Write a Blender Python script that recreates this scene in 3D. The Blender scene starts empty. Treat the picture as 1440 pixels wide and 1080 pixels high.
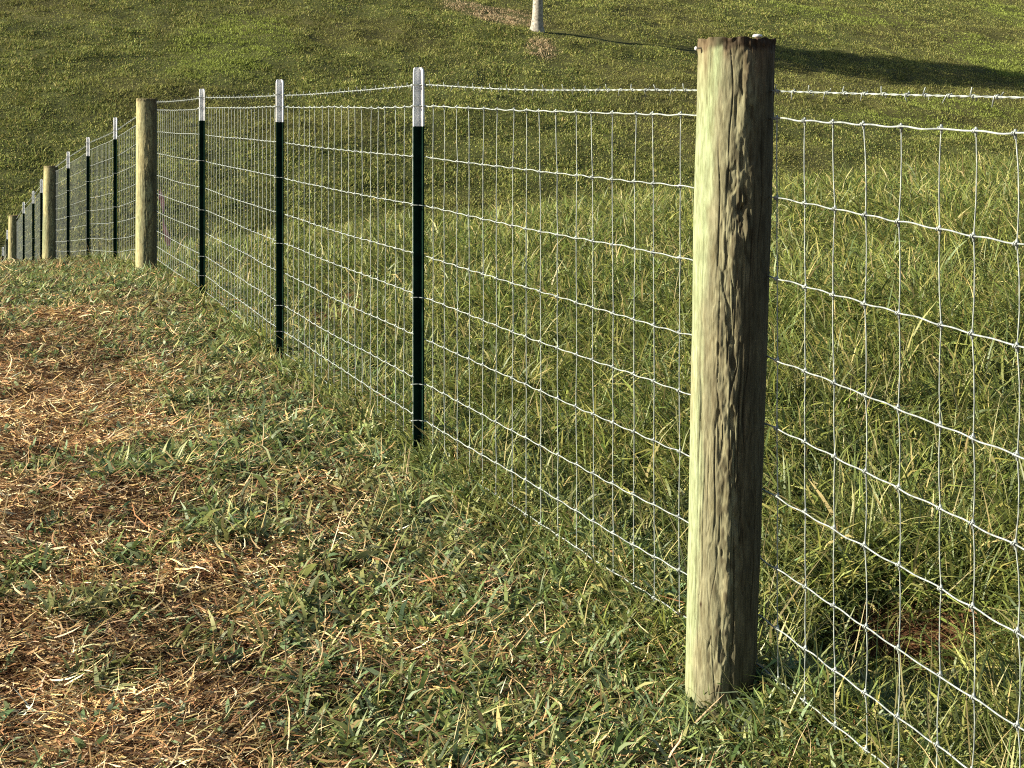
import bpy, math, random
import numpy as np
rng = np.random.default_rng(7)
random.seed(7)
C = bpy.context.scene.collection
SC = bpy.context.scene

# ------------------------------------------------------------------ camera, light
F = 2160.0            # focal length in pixels of the 1440 px wide photograph
HOR = 180.0           # image row of the eye level
CZ = 1.27             # height of the lens above the soil at the first post
cam = bpy.data.cameras.new('camera'); camo = bpy.data.objects.new('camera', cam); C.objects.link(camo)
camo.location = (0, 0, CZ); camo.rotation_euler = (math.pi/2, 0, 0)
cam.sensor_width = 36; cam.lens = F/1440*36; cam.shift_y = -(540-HOR)/1440
cam.clip_start = 0.05; cam.clip_end = 1500
SC.camera = camo

SUN_AZ = math.radians(260.0)      # clockwise from +Y
SUN_EL = math.radians(25.0)
w = bpy.data.worlds.new('World'); SC.world = w; w.use_nodes = True
nt = w.node_tree
bg = nt.nodes['Background']
sky = nt.nodes.new('ShaderNodeTexSky'); sky.sky_type = 'NISHITA'; sky.sun_disc = False
sky.sun_elevation = SUN_EL; sky.sun_rotation = SUN_AZ
nt.links.new(sky.outputs[0], bg.inputs[0]); bg.inputs[1].default_value = 0.05
sl = bpy.data.lights.new('sun', 'SUN'); so = bpy.data.objects.new('sun', sl); C.objects.link(so)
sl.energy = 5.0; sl.angle = math.radians(0.5); sl.color = (1.0, 0.91, 0.75)
sd = np.array([math.sin(SUN_AZ)*math.cos(SUN_EL), math.cos(SUN_AZ)*math.cos(SUN_EL), math.sin(SUN_EL)])
from mathutils import Vector
so.rotation_euler = Vector(sd).to_track_quat('Z', 'Y').to_euler()
so.location = (-20, -5, 20)
SC.view_settings.view_transform = 'Standard'; SC.view_settings.look = 'None'
SC.view_settings.exposure = 1.45; SC.view_settings.gamma = 1.0
SC.cycles.max_bounces = 6; SC.cycles.transparent_max_bounces = 4
SC.cycles.use_denoising = False; SC.cycles.diffuse_bounces = 3; SC.cycles.filter_width = 1.1

# ------------------------------------------------------------------ noise
def hash2(ix, iy, s):
    h = (ix.astype(np.int64)*374761393 + iy.astype(np.int64)*668265263 + s*1442695041) & 0x7fffffff
    h = ((h ^ (h >> 13))*1274126177) & 0x7fffffff
    h = ((h ^ (h >> 16))*668265263) & 0x7fffffff
    return (h & 0xffffff)/float(0xffffff)
def vnoise(x, y, s=0):
    x = np.asarray(x, float); y = np.asarray(y, float)
    ix = np.floor(x); iy = np.floor(y); fx = x-ix; fy = y-iy
    fx = fx*fx*(3-2*fx); fy = fy*fy*(3-2*fy)
    a = hash2(ix, iy, s); b = hash2(ix+1, iy, s); c = hash2(ix, iy+1, s); d = hash2(ix+1, iy+1, s)
    return (a*(1-fx)+b*fx)*(1-fy)+(c*(1-fx)+d*fx)*fy
def fbm(x, y, s=0, o=3):
    r = 0; a = 1; t = 0
    for k in range(o):
        r = r+a*vnoise(np.asarray(x)*2**k+k*17.3, np.asarray(y)*2**k-k*9.1, s+k); t += a; a *= .5
    return r/t
def sstep(a, b, x):
    t = np.clip((x-a)/(b-a), 0, 1); return t*t*(3-2*t)
def smax(a, b, k):
    h = np.clip(.5+.5*(a-b)/k, 0, 1); return b*(1-h)+a*h+k*h*(1-h)

# ------------------------------------------------------------------ fence line, read off the photograph
# kind, px x, depth Y, top z, ground z, top line wire z, barbed wire z   (z relative to the lens)
PO = [('T', None, 1.15, .20, -1.27, -.064, .010),
      ('W', 1012, 3.31, .191, -1.215, .028, .080),
      ('T', 591, 5.31, .209, -1.10, .075, .148),
      ('T', 395.5, 7.42, .234, -1.085, .103, .160),
      ('T', 286, 9.93, .253, -1.06, .130, .198),
      ('W', 205.5, 12.3, .236, -1.13, .142, .205),
      ('T', 163.5, 14.5, .100, -1.22, -.085, -.02),
      ('T', 125, 16.7, -.10, -1.41, -.24, -.16),
      ('T', 97, 18.9, -.29, -1.60, -.43, -.35),
      ('W', 69.5, 21.1, -.52, -1.90, -.60, -.54),
      ('T', 59, 23.4, -.78, -2.12, -.90, -.83),
      ('T', 47.5, 25.4, -1.04, -2.38, -1.17, -1.10),
      ('T', 34, 28.0, -1.35, -2.68, -1.48, -1.41),
      ('W', 17.5, 31.6, -1.80, -3.16, -1.95, -1.88),
      ('T', 10.5, 34.2, -2.27, -3.60, -2.40, -2.32),
      ('T', 4.5, 36.4, -2.82, -4.15, -2.95, -2.87),
      ('T', -4, 39.2, -3.45, -4.75, -3.60, -3.52)]
def postX(p):
    return 1.26 if p[1] is None else (p[1]-720)/F*p[2]
PY = np.array([p[2] for p in PO]); PX = np.array([postX(p) for p in PO])
GZ = np.array([p[4] for p in PO])-.045
def fenceX(Y):
    Y = np.asarray(Y, float)
    r = np.interp(Y, PY, PX)
    r = np.where(Y < PY[0], PX[0]-.378*(Y-PY[0]), r)
    return np.where(Y > PY[-1], PX[-1]-.378*(Y-PY[-1]), r)

_ty = np.linspace(-40, 300, 3401)
_tp = np.interp(_ty, np.r_[-40, 0, PY, 46, 300], np.r_[-1.3, -1.27, GZ, -6.2, -8.0])
_tp = np.convolve(np.pad(_tp, 8, mode='edge'), np.hanning(17)/np.hanning(17).sum(), mode='valid')
HOLES = []      # (X, Y, rx, ry, depth)
def gz(X, Y, noise=True):
    X = np.asarray(X, float); Y = np.asarray(Y, float)
    d = X-fenceX(np.clip(Y, -5, 60))
    base = np.interp(Y, _ty, _tp)
    lat = .104*np.maximum(d-.25, 0)*sstep(2.0, 8, Y)*(1-.6*sstep(10, 40, d))
    left = -.02*np.maximum(-d-3, 0)
    kn = base+lat+left
    hill = 4.9+.27*(Y-80)-.15*45*np.tanh((X-.8)/45)
    hill = np.where(Y > 135, hill-.27*(Y-135)+.27*60*(1-np.exp(-(np.maximum(Y, 135)-135)/60)), hill)
    hill = np.maximum(hill, -12)
    z = smax(kn, hill, .5)
    if noise:
        far = sstep(30, 45, Y)
        z = z+(fbm(X*1.1, Y*1.1, 3, 2)-.5)*.10*(1-far)*sstep(.2, 1.2, np.abs(d))*np.where(d > 0, 1.2, .7)
        z = z+(vnoise(X*7, Y*7, 9)-.5)*.026*(1-sstep(12, 18, Y))
        z = z+(fbm(X*.35, Y*.35, 21, 2)-.5)*.40*far+(fbm(X*1.1, Y*.9, 27, 2)-.5)*.11*far
    z = z+.055*np.exp(-((d-.17)/.11)**2)*(1-sstep(10, 14, Y))
    for (hx, hy, rx, ry, dd) in HOLES:
        q = ((X-hx)/rx)**2+((Y-hy)/ry)**2
        z = z-dd*np.exp(-q)
    return z+CZ
_my = np.r_[np.arange(1.2, 16, .02), np.arange(16, 160, .1)]
def at(u, v):
    """ground point that the photograph shows at pixel (u, v)"""
    X = (u-720)/F*_my
    z = gz(X, _my, False)-CZ
    vv = HOR-F*z/_my
    k = np.nonzero(vv <= v)[0]
    k = k[0] if len(k) else len(_my)-1
    return float(X[k]), float(_my[k])
HOLES = [(*at(1290, 915), .26, .28, .17)]
def blob(u, v, ru, rv):
    x, y = at(u, v)
    x2, y2 = at(u, v-rv)
    return (x, y, max(ru/F*y, .02), max(abs(y2-y), .03))
def mask(X, Y, blobs, p=1.0, jag=.35, s=50):
    m = np.zeros_like(X)
    n = (fbm(X*2.3, Y*2.3, s, 3)-.5)*jag*2
    for (x, y, rx, ry) in blobs:
        q = np.sqrt(((X-x)/rx)**2+((Y-y)/ry)**2)+n
        m = np.maximum(m, 1-sstep(.65, 1.15, q))
    return m

# ------------------------------------------------------------------ mesh helpers
def mesh_np(name, V, Fq, mat=None, parent=None, col=None, smooth=False, nv=4):
    V = np.ascontiguousarray(V, dtype=np.float32); Fq = np.ascontiguousarray(Fq, dtype=np.int32)
    me = bpy.data.meshes.new(name)
    me.vertices.add(len(V)); me.vertices.foreach_set('co', V.ravel())
    me.loops.add(Fq.size); me.loops.foreach_set('vertex_index', Fq.ravel())
    me.polygons.add(len(Fq)); me.polygons.foreach_set('loop_start', np.arange(0, Fq.size, Fq.shape[1], dtype=np.int32))
    if smooth: me.polygons.foreach_set('use_smooth', np.ones(len(Fq), bool))
    if col is not None:
        a = me.color_attributes.new('Col', 'FLOAT_COLOR', 'POINT')
        cc = np.ones((len(V), 4), np.float32); cc[:, :3] = col; a.data.foreach_set('color', cc.ravel())
    me.update(calc_edges=True)
    o = bpy.data.objects.new(name, me); C.objects.link(o)
    if mat: me.materials.append(mat)
    if parent: o.parent = parent
    return o
def flat(o):
    o.data.polygons.foreach_set('use_smooth', np.zeros(len(o.data.polygons), bool)); return o
def tag(o, label=None, cat=None, group=None, kind=None):
    if label: o['label'] = label
    if cat: o['category'] = cat
    if group: o['group'] = group
    if kind: o['kind'] = kind
    return o
def empty(name, loc):
    o = bpy.data.objects.new(name, None); o.empty_display_size = .1; C.objects.link(o); o.location = loc; return o
class MB:
    def __init__(s): s.v = []; s.f = []; s.n = 0
    def add(s, V, Fq):
        s.v.append(np.asarray(V, float)); s.f.append(np.asarray(Fq, int)+s.n); s.n += len(V)
    def tube(s, P, r, sides=6, caps=True):
        P = np.asarray(P, float); n = len(P); r = np.broadcast_to(np.asarray(r, float), (n,))
        T = np.gradient(P, axis=0) if n > 2 else np.repeat((P[1:]-P[:1]), n, 0)
        T = T/np.maximum(np.linalg.norm(T, axis=1, keepdims=True), 1e-9)
        m = np.abs(T).mean(0); ref = np.eye(3)[np.argmin(m)]
        A = np.cross(T, ref); A /= np.maximum(np.linalg.norm(A, axis=1, keepdims=True), 1e-9); B = np.cross(T, A)
        th = np.linspace(0, 2*np.pi, sides, endpoint=False)
        V = P[:, None]+r[:, None, None]*(A[:, None]*np.cos(th)[None, :, None]+B[:, None]*np.sin(th)[None, :, None])
        i = np.arange(n-1)[:, None]*sides; j = np.arange(sides)[None]; j2 = (j+1) % sides
        Fq = np.stack([i+j, i+j2, i+sides+j2, i+sides+j], -1).reshape(-1, 4)
        V = V.reshape(-1, 3)
        if caps:
            V = np.vstack([V, P[:1], P[-1:]]); a = len(V)-2; b = len(V)-1; jj = np.arange(sides); k2 = (jj+1) % sides
            c1 = np.stack([np.full(sides, a), k2, jj, jj], -1); e = (n-1)*sides
            c2 = np.stack([np.full(sides, b), e+jj, e+k2, e+k2], -1)
            # degenerate quads avoided: build triangles as quads through midpoints is needless, use pairs
            h = sides//2
            q1 = [[a, (2*k+2) % sides, 2*k+1, 2*k] for k in range(h)]; q2 = [[b, e+2*k, e+2*k+1, e+(2*k+2) % sides] for k in range(h)]
            Fq = np.vstack([Fq, q1, q2])
        s.add(V, Fq)
    def build(s, name, mat=None, parent=None, smooth=True, col=None):
        return mesh_np(name, np.vstack(s.v), np.vstack(s.f), mat, parent, col, smooth)
def loc_parent(o, root):
    """mesh built in world coordinates, hung under an empty that stands at root.location"""
    me = o.data; n = len(me.vertices); a = np.empty(n*3, np.float32); me.vertices.foreach_get('co', a)
    a = a.reshape(-1, 3)-np.array(root.location, np.float32); me.vertices.foreach_set('co', a.ravel()); me.update(); o.parent = root

# ------------------------------------------------------------------ materials
def mat_new(name):
    m = bpy.data.materials.new(name); m.use_nodes = True
    n = m.node_tree; b = n.nodes['Principled BSDF']; return m, n, b
def N(n, t, **kw):
    x = n.nodes.new(t)
    for k, v in kw.items():
        if k in x.inputs: x.inputs[k].default_value = v
        else: setattr(x, k, v)
    return x
def foliage_mat(name, trans=.3, gloss=.05, rough=.45):
    m = bpy.data.materials.new(name); m.use_nodes = True; n = m.node_tree; n.nodes.clear()
    out = N(n, 'ShaderNodeOutputMaterial'); at_ = N(n, 'ShaderNodeAttribute'); at_.attribute_name = 'Col'
    d = N(n, 'ShaderNodeBsdfDiffuse'); t = N(n, 'ShaderNodeBsdfTranslucent'); g = N(n, 'ShaderNodeBsdfGlossy')
    g.inputs['Roughness'].default_value = rough; g.inputs['Color'].default_value = (.75, .78, .70, 1)
    mx = N(n, 'ShaderNodeMixShader'); mx.inputs[0].default_value = trans
    m2 = N(n, 'ShaderNodeMixShader'); m2.inputs[0].default_value = gloss
    n.links.new(at_.outputs['Color'], d.inputs['Color']); n.links.new(at_.outputs['Color'], t.inputs['Color'])
    n.links.new(d.outputs[0], mx.inputs[1]); n.links.new(t.outputs[0], mx.inputs[2])
    n.links.new(mx.outputs[0], m2.inputs[1]); n.links.new(g.outputs[0], m2.inputs[2]); n.links.new(m2.outputs[0], out.inputs[0])
    return m
M_grass = foliage_mat('grass_blades', .36, .03, .5)
M_hill = foliage_mat('hill_grass_blades', .34, .012, .6)
M_straw = foliage_mat('dry_straw', .12, .02, .6)
M_leaf = foliage_mat('tree_leaves', .3, .05)

M_wire, n, b = mat_new('galvanised_wire')
nz = N(n, 'ShaderNodeTexNoise'); nz.inputs['Scale'].default_value = 60; tc = N(n, 'ShaderNodeTexCoord')
cr = N(n, 'ShaderNodeValToRGB'); cr.color_ramp.elements[0].color = (.16, .18, .18, 1); cr.color_ramp.elements[1].color = (.38, .42, .37, 1)
cr.color_ramp.elements[0].position = .3; cr.color_ramp.elements[1].position = .65
n.links.new(tc.outputs['Object'], nz.inputs['Vector']); n.links.new(nz.outputs[0], cr.inputs[0]); n.links.new(cr.outputs[0], b.inputs['Base Color'])
b.inputs['Metallic'].default_value = .12; b.inputs['Roughness'].default_value = .5

def paint(name, c, rough, var=.25, scale=30, bump=0.0, metal=0):
    m, n, b = mat_new(name); tc = N(n, 'ShaderNodeTexCoord'); nz = N(n, 'ShaderNodeTexNoise'); nz.inputs['Scale'].default_value = scale; nz.inputs['Detail'].default_value = 5
    cr = N(n, 'ShaderNodeValToRGB'); cr.color_ramp.elements[0].position = .3; cr.color_ramp.elements[1].position = .7
    cr.color_ramp.elements[0].color = (*[x*(1-var) for x in c], 1); cr.color_ramp.elements[1].color = (*[min(1, x*(1+var*.4)) for x in c], 1)
    n.links.new(tc.outputs['Object'], nz.inputs['Vector']); n.links.new(nz.outputs[0], cr.inputs[0]); n.links.new(cr.outputs[0], b.inputs['Base Color'])
    b.inputs['Roughness'].default_value = rough; b.inputs['Metallic'].default_value = metal
    if bump:
        bp = N(n, 'ShaderNodeBump'); bp.inputs['Strength'].default_value = bump; bp.inputs['Distance'].default_value = .002
        n.links.new(nz.outputs[0], bp.inputs['Height']); n.links.new(bp.outputs[0], b.inputs['Normal'])
    return m
M_green = paint('dark_green_post_paint', (.0050, .0170, .0115), .8, .5, 25, .3)
M_green.node_tree.nodes['Principled BSDF'].inputs['Specular IOR Level'].default_value = .02
M_white = paint('white_tip_paint', (.80, .80, .79), .65, .3, 20, .3)
M_nail = paint('bright_nail_metal', (.6, .6, .58), .4, .1, 50, 0, .2)
M_staple = paint('dull_staple_metal', (.25, .25, .24), .5, .3, 80, 0, .5)
M_ribbon = paint('faded_pink_tape', (.75, .36, .33), .6, .4, 15)

def wood_mat():
    m, n, b = mat_new('treated_pine'); a = N(n, 'ShaderNodeAttribute'); a.attribute_name = 'Col'
    tc = N(n, 'ShaderNodeTexCoord'); mp = N(n, 'ShaderNodeMapping'); mp.inputs['Scale'].default_value = (60, 60, 10)
    nz = N(n, 'ShaderNodeTexNoise'); nz.inputs['Scale'].default_value = 1.6; nz.inputs['Detail'].default_value = 8; nz.inputs['Roughness'].default_value = .65
    mp2 = N(n, 'ShaderNodeMapping'); mp2.inputs['Scale'].default_value = (180, 180, 26)
    nz2 = N(n, 'ShaderNodeTexNoise'); nz2.inputs['Scale'].default_value = 1.3; nz2.inputs['Detail'].default_value = 6
    n.links.new(tc.outputs['Object'], mp.inputs[0]); n.links.new(mp.outputs[0], nz.inputs['Vector'])
    n.links.new(tc.outputs['Object'], mp2.inputs[0]); n.links.new(mp2.outputs[0], nz2.inputs['Vector'])
    cr = N(n, 'ShaderNodeValToRGB'); cr.color_ramp.elements[0].position = .28; cr.color_ramp.elements[1].position = .60
    cr.color_ramp.elements[0].color = (.52, .47, .42, 1); cr.color_ramp.elements[1].color = (1, 1, 1, 1)
    n.links.new(nz.outputs[0], cr.inputs[0])
    cr2 = N(n, 'ShaderNodeValToRGB'); cr2.color_ramp.elements[0].position = .3; cr2.color_ramp.elements[1].position = .55
    cr2.color_ramp.elements[0].color = (.7, .68, .62, 1); cr2.color_ramp.elements[1].color = (1, 1, 1, 1)
    n.links.new(nz2.outputs[0], cr2.inputs[0])
    mx = N(n, 'ShaderNodeMixRGB', blend_type='MULTIPLY'); mx.inputs[0].default_value = 1
    mx2 = N(n, 'ShaderNodeMixRGB', blend_type='MULTIPLY'); mx2.inputs[0].default_value = 1
    n.links.new(a.outputs['Color'], mx.inputs[1]); n.links.new(cr.outputs[0], mx.inputs[2])
    n.links.new(mx.outputs[0], mx2.inputs[1]); n.links.new(cr2.outputs[0], mx2.inputs[2]); n.links.new(mx2.outputs[0], b.inputs['Base Color'])
    bp = N(n, 'ShaderNodeBump'); bp.inputs['Strength'].default_value = .8; bp.inputs['Distance'].default_value = .003
    n.links.new(nz.outputs[0], bp.inputs['Height'])
    bp2 = N(n, 'ShaderNodeBump'); bp2.inputs['Strength'].default_value = .4; bp2.inputs['Distance'].default_value = .0012
    n.links.new(nz2.outputs[0], bp2.inputs['Height']); n.links.new(bp.outputs[0], bp2.inputs['Normal']); n.links.new(bp2.outputs[0], b.inputs['Normal'])
    b.inputs['Roughness'].default_value = .85; b.inputs['Specular IOR Level'].default_value = .15
    return m
M_wood = wood_mat()

def ground_mat():
    m, n, b = mat_new('soil_and_thatch'); a = N(n, 'ShaderNodeAttribute'); a.attribute_name = 'Col'
    tc = N(n, 'ShaderNodeTexCoord'); nz = N(n, 'ShaderNodeTexNoise'); nz.inputs['Scale'].default_value = 22; nz.inputs['Detail'].default_value = 8
    nz.inputs['Roughness'].default_value = .7
    mp = N(n, 'ShaderNodeMapping'); mp.inputs['Scale'].default_value = (14, 60, 30); mp.inputs['Rotation'].default_value = (0, 0, .25)
    n2 = N(n, 'ShaderNodeTexNoise'); n2.inputs['Scale'].default_value = 1.5; n2.inputs['Detail'].default_value = 6
    n.links.new(tc.outputs['Object'], nz.inputs['Vector']); n.links.new(tc.outputs['Object'], mp.inputs[0]); n.links.new(mp.outputs[0], n2.inputs['Vector'])
    cr = N(n, 'ShaderNodeValToRGB'); cr.color_ramp.elements[0].position = .35; cr.color_ramp.elements[1].position = .65
    cr.color_ramp.elements[0].color = (.45, .42, .40, 1); cr.color_ramp.elements[1].color = (1.35, 1.3, 1.2, 1)
    n.links.new(n2.outputs[0], cr.inputs[0])
    mx = N(n, 'ShaderNodeMixRGB', blend_type='MULTIPLY'); mx.inputs[0].default_value = 1
    n.links.new(a.outputs['Color'], mx.inputs[1]); n.links.new(cr.outputs[0], mx.inputs[2]); n.links.new(mx.outputs[0], b.inputs['Base Color'])
    bp = N(n, 'ShaderNodeBump'); bp.inputs['Strength'].default_value = .9; bp.inputs['Distance'].default_value = .02
    n.links.new(nz.outputs[0], bp.inputs['Height']); n.links.new(bp.outputs[0], b.inputs['Normal'])
    b.inputs['Roughness'].default_value = .95; b.inputs['Specular IOR Level'].default_value = .1
    return m
M_ground = ground_mat()

# ------------------------------------------------------------------ where the grass grows (patches read off the photograph)
GREEN = [blob(*q) for q in [(300, 650, 170, 38), (330, 745, 90, 45), (130, 862, 90, 30), (175, 395, 110, 26), (200, 480, 140, 28),
         (350, 535, 120, 42), (600, 650, 120, 70), (660, 720, 170, 80), (560, 800, 170, 60), (480, 870, 120, 60), (620, 880, 170, 70),
         (780, 860, 150, 80), (860, 980, 130, 80), (680, 1000, 200, 70), (520, 980, 130, 80), (450, 1060, 130, 50), (1000, 1040, 110, 70),
         (60, 660, 50, 20), (30, 820, 30, 30), (400, 660, 60, 30), (440, 600, 90, 40), (330, 470, 110, 50), (250, 420, 70, 30),
         (520, 600, 80, 60), (180, 800, 60, 20), (60, 400, 60, 12), (300, 920, 90, 30), (160, 960, 60, 20), (390, 1020, 60, 30)]]
BARE = [blob(*q) for q in [(60, 560, 90, 120), (330, 590, 90, 16), (250, 505, 120, 12), (150, 720, 180, 22), (470, 755, 90, 20),
        (200, 1020, 220, 70), (60, 920, 90, 40), (130, 440, 100, 12), (480, 720, 50, 22), (930, 1010, 55, 35), (760, 985, 70, 22),
        (560, 930, 100, 14), (300, 850, 130, 15), (600, 1050, 80, 18), (120, 630, 90, 14)]]
SOIL = [blob(*q) for q in [(945, 1000, 50, 50), (640, 510, 60, 25), (480, 440, 70, 35), (300, 590, 60, 14), (760, 990, 50, 16), (60, 770, 80, 20)]]
BROWNR = [blob(*q) for q in [(1285, 905, 140, 62), (480, 440, 50, 25), (830, 600, 60, 20)]]

def green_density(X, Y):
    d = X-fenceX(Y)
    g = mask(X, Y, GREEN, jag=.45, s=50)
    bare = mask(X, Y, BARE, jag=.45, s=70)
    n = fbm(X*3.2, Y*3.2, 90, 3)
    g = np.maximum(g*(1-.85*bare), .12*sstep(.40, .62, n)*(1-.7*bare))
    g = g*(.50+1.1*sstep(.36, .55, fbm(X*4.1, Y*4.1, 95, 3)))
    near = 1-sstep(.25, 1.15, -d)         # thick growth along the fence foot
    g = np.maximum(g, near*(.55+.45*n))
    far = sstep(9, 13, Y)
    side = 1-sstep(2.2, 5.5, -d)
    return np.clip(g*(1-far)+far*(.25+.75*side)*(.5+.6*n), 0, 1)

# ------------------------------------------------------------------ ground sheet
def spaced(fine0, fine1, step, lo, hi, k):
    a = list(np.arange(fine0, fine1, step)); s = step; x = a[-1]
    while x < hi: s *= k; x += s; a.append(x)
    s = step; x = a[0]; l = []
    while x > lo: s *= k; x -= s; l.append(x)
    return np.array(l[::-1]+a)
def spaced2(f0, f1, st, m0, m1, st2, lo, hi):
    a = list(np.arange(f0, f1, st)); s_ = st; x = a[-1]
    while x < hi:
        s_ = min(s_*1.05, st2) if x < m1 else s_*1.08
        x += s_; a.append(x)
    s_ = st; x = a[0]; l = []
    while x > lo:
        s_ = min(s_*1.05, st2) if x > m0 else s_*1.08
        x -= s_; l.append(x)
    return np.array(l[::-1]+a)
gx = spaced2(-4.5, 5.0, .03, -45, 45, .33, -420, 420); gy = spaced2(1.6, 11.5, .03, 0, 120, .30, -60, 520)
GX, GY = np.meshgrid(gx, gy); GX = GX.ravel(); GY = GY.ravel()
d = GX-fenceX(np.clip(GY, -5, 60))
Z = gz(GX, GY)
nx, ny = len(gx), len(gy)
i = np.arange(ny-1)[:, None]*nx; j = np.arange(nx-1)[None]
Fq = np.stack([i+j, i+j+1, i+nx+j+1, i+nx+j], -1).reshape(-1, 4)
soil = np.array([.11, .050, .022]); thatch = np.array([.10, .062, .027]); olive = np.array([.062, .072, .022]); red = np.array([.26, .085, .04])
nA = fbm(GX*2, GY*2, 33, 3)[:, None]
col = soil*(nA)+thatch*(1-nA)
m = mask(GX, GY, SOIL)[:, None]; col = col*(1-m)+red*m
gd = green_density(GX, np.clip(GY, 1, 60))[:, None]
fld = sstep(-.1, .4, d)[:, None]
darkg = np.array([.035, .030, .015])
col = col*(1-.5*gd*(1-fld))+darkg*(.5*gd*(1-fld))  # soil colour darkened under green growth to deepen the shade between blades
fieldc = darkg*nA+np.array([.075, .055, .025])*(1-nA)
mb = mask(GX, GY, BROWNR)[:, None]; fieldc = fieldc*(1-mb)+np.array([.11, .055, .028])*mb
col = col*(1-fld)+fieldc*fld
hf = sstep(14, 24, GY)[:, None]
hn = fbm(GX*1.1, GY*.9, 27, 2)[:, None]; hc = fbm(GX*.12, GY*.12, 85, 3)[:, None]
olv = (olive*(1-sstep(.45, .7, hc))+np.array([.074, .074, .026])*sstep(.45, .7, hc))*(.55+.9*hn)
col = col*(1-hf)+olv*hf
ground = mesh_np('ground', np.stack([GX, GY, Z], -1), Fq, M_ground, None, col, True)
tag(ground, kind='structure')

# ------------------------------------------------------------------ blades
def blades(P, az, L, e0, bend, W, colr, segs=3, droop_pow=1.3, tipc=None, curl=.45):
    """ribbon blades: base points P, heading az, length L, start elevation e0, bend along the blade (rad), width W"""
    n = len(P); t = np.linspace(0, 1, segs+1)
    ang = e0[:, None]-bend[:, None]*(t[None]**droop_pow)
    am = (ang[:, 1:]+ang[:, :-1])/2; ds = (L/segs)[:, None]
    azt = az[:, None]+rng.normal(0, curl, n)[:, None]*(t[None, 1:]+t[None, :-1])/2
    hx = np.concatenate([np.zeros((n, 1)), np.cumsum(np.cos(am)*np.cos(azt)*ds, 1)], 1)
    hy = np.concatenate([np.zeros((n, 1)), np.cumsum(np.cos(am)*np.sin(azt)*ds, 1)], 1)
    v = np.concatenate([np.zeros((n, 1)), np.cumsum(np.sin(am)*ds, 1)], 1)
    tw = rng.normal(0, .5, n)
    px, py = -np.sin(az+tw), np.cos(az+tw)
    prof = np.interp(t, [0, .35, .75, 1], [.75, 1, .7, .12])
    wv = W[:, None]*prof[None]/2
    zt = rng.normal(0, .45, n)[:, None]*wv
    cx = P[:, 0:1]+hx; cy = P[:, 1:2]+hy; cz = P[:, 2:3]+v
    A = np.stack([cx+px[:, None]*wv, cy+py[:, None]*wv, cz+zt], -1)
    B = np.stack([cx-px[:, None]*wv, cy-py[:, None]*wv, cz-zt], -1)
    V = np.stack([A, B], 2).reshape(n, -1, 3)          # n, (segs+1)*2, 3
    k = (segs+1)*2
    f = np.array([[2*s_, 2*s_+1, 2*s_+3, 2*s_+2] for s_ in range(segs)])
    Fq = (f[None]+(np.arange(n)*k)[:, None, None]).reshape(-1, 4)
    cc = np.repeat(colr[:, None], k, 1)
    if tipc is not None:
        wt = (np.repeat(t, 2)**2)[None, :, None]; cc = cc*(1-wt)+tipc[:, None]*wt
    return V.reshape(-1, 3), Fq, cc.reshape(-1, 3)
class Acc:
    def __init__(s): s.V = []; s.F = []; s.C = []; s.n = 0
    def add(s, t):
        V, Fq, c = t; s.V.append(V); s.F.append(Fq+s.n); s.C.append(c); s.n += len(V)
    def build(s, name, mat): return mesh_np(name, np.vstack(s.V), np.vstack(s.F), mat, None, np.vstack(s.C))
def scatter(n, dens, x0, x1, y0, y1, ymarg=.12, gamma=1.0):
    """points in the wedge the camera looks into (with a wide margin), accepted by dens(X, Y)"""
    # sample Y so that the density falls off with distance
    u = rng.random(n); Y = (y0**(1-gamma)+u*(y1**(1-gamma)-y0**(1-gamma)))**(1/(1-gamma)) if gamma != 1 else y0*(y1/y0)**u
    r0, r1 = x0, x1
    X = (r0+(r1-r0)*rng.random(n))*Y
    k = rng.random(n) < dens(X, Y)
    return X[k], Y[k]
def pal(n, cols, w=None, jit=.18):
    cols = np.array(cols, float); k = rng.choice(len(cols), n, p=None if w is None else np.array(w)/sum(w))
    c = cols[k]*(1+rng.normal(0, jit, (n, 1)))*(1+rng.normal(0, .05, (n, 3)))
    return np.clip(c, .004, .9)
EDGE = .40     # half width of the planted wedge per metre of depth

# --- dry straw lying on the trodden strip
def straw_d(X, Y):
    d = X-fenceX(Y); return np.where(d < .15, 1.0-.72*green_density(X, Y), 0.0)
acc = Acc()
for (n_, y0, y1, Ls, Ws) in [(330000, 2.7, 14.5, (.018, .075), (.0022, .0044)), (3500, 2.7, 13.5, (.08, .15), (.0018, .0030))]:
    X, Y = scatter(n_, straw_d, -EDGE, .34, y0, y1, gamma=.35)
    n = len(X)
    swirl = (fbm(X*.9, Y*.9, 41, 2)-.5)*2.4
    az = swirl+rng.normal(0, .55, n)+np.where(rng.random(n) < .5, 0, np.pi)
    L = rng.uniform(*Ls, n)*(1+.05*Y); Wd = rng.uniform(*Ws, n)*(.75+.10*Y)
    P = np.stack([X, Y, gz(X, Y)+rng.uniform(.001, .022, n)], -1)
    bright = fbm(X*2.1, Y*2.1, 44, 3)[:, None]
    c = pal(n, [(.58, .42, .205), (.41, .265, .115), (.20, .107, .048), (.67, .55, .335), (.073, .040, .020), (.41, .225, .10)], [3.4, 4, 4, 2.2, 4, 1.6], .2)
    c = c*(.62+.75*sstep(.3, .7, bright))
    acc.add(blades(P, az, L, rng.normal(.10, .22, n), rng.normal(.2, .6, n), Wd, np.clip(c, 0, .85), 3, curl=1.3))
straw = acc.build('straw_litter', M_straw)
tag(straw, 'brown and golden dry straw littering the bare path beside the fence', 'straw', kind='stuff')

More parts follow.
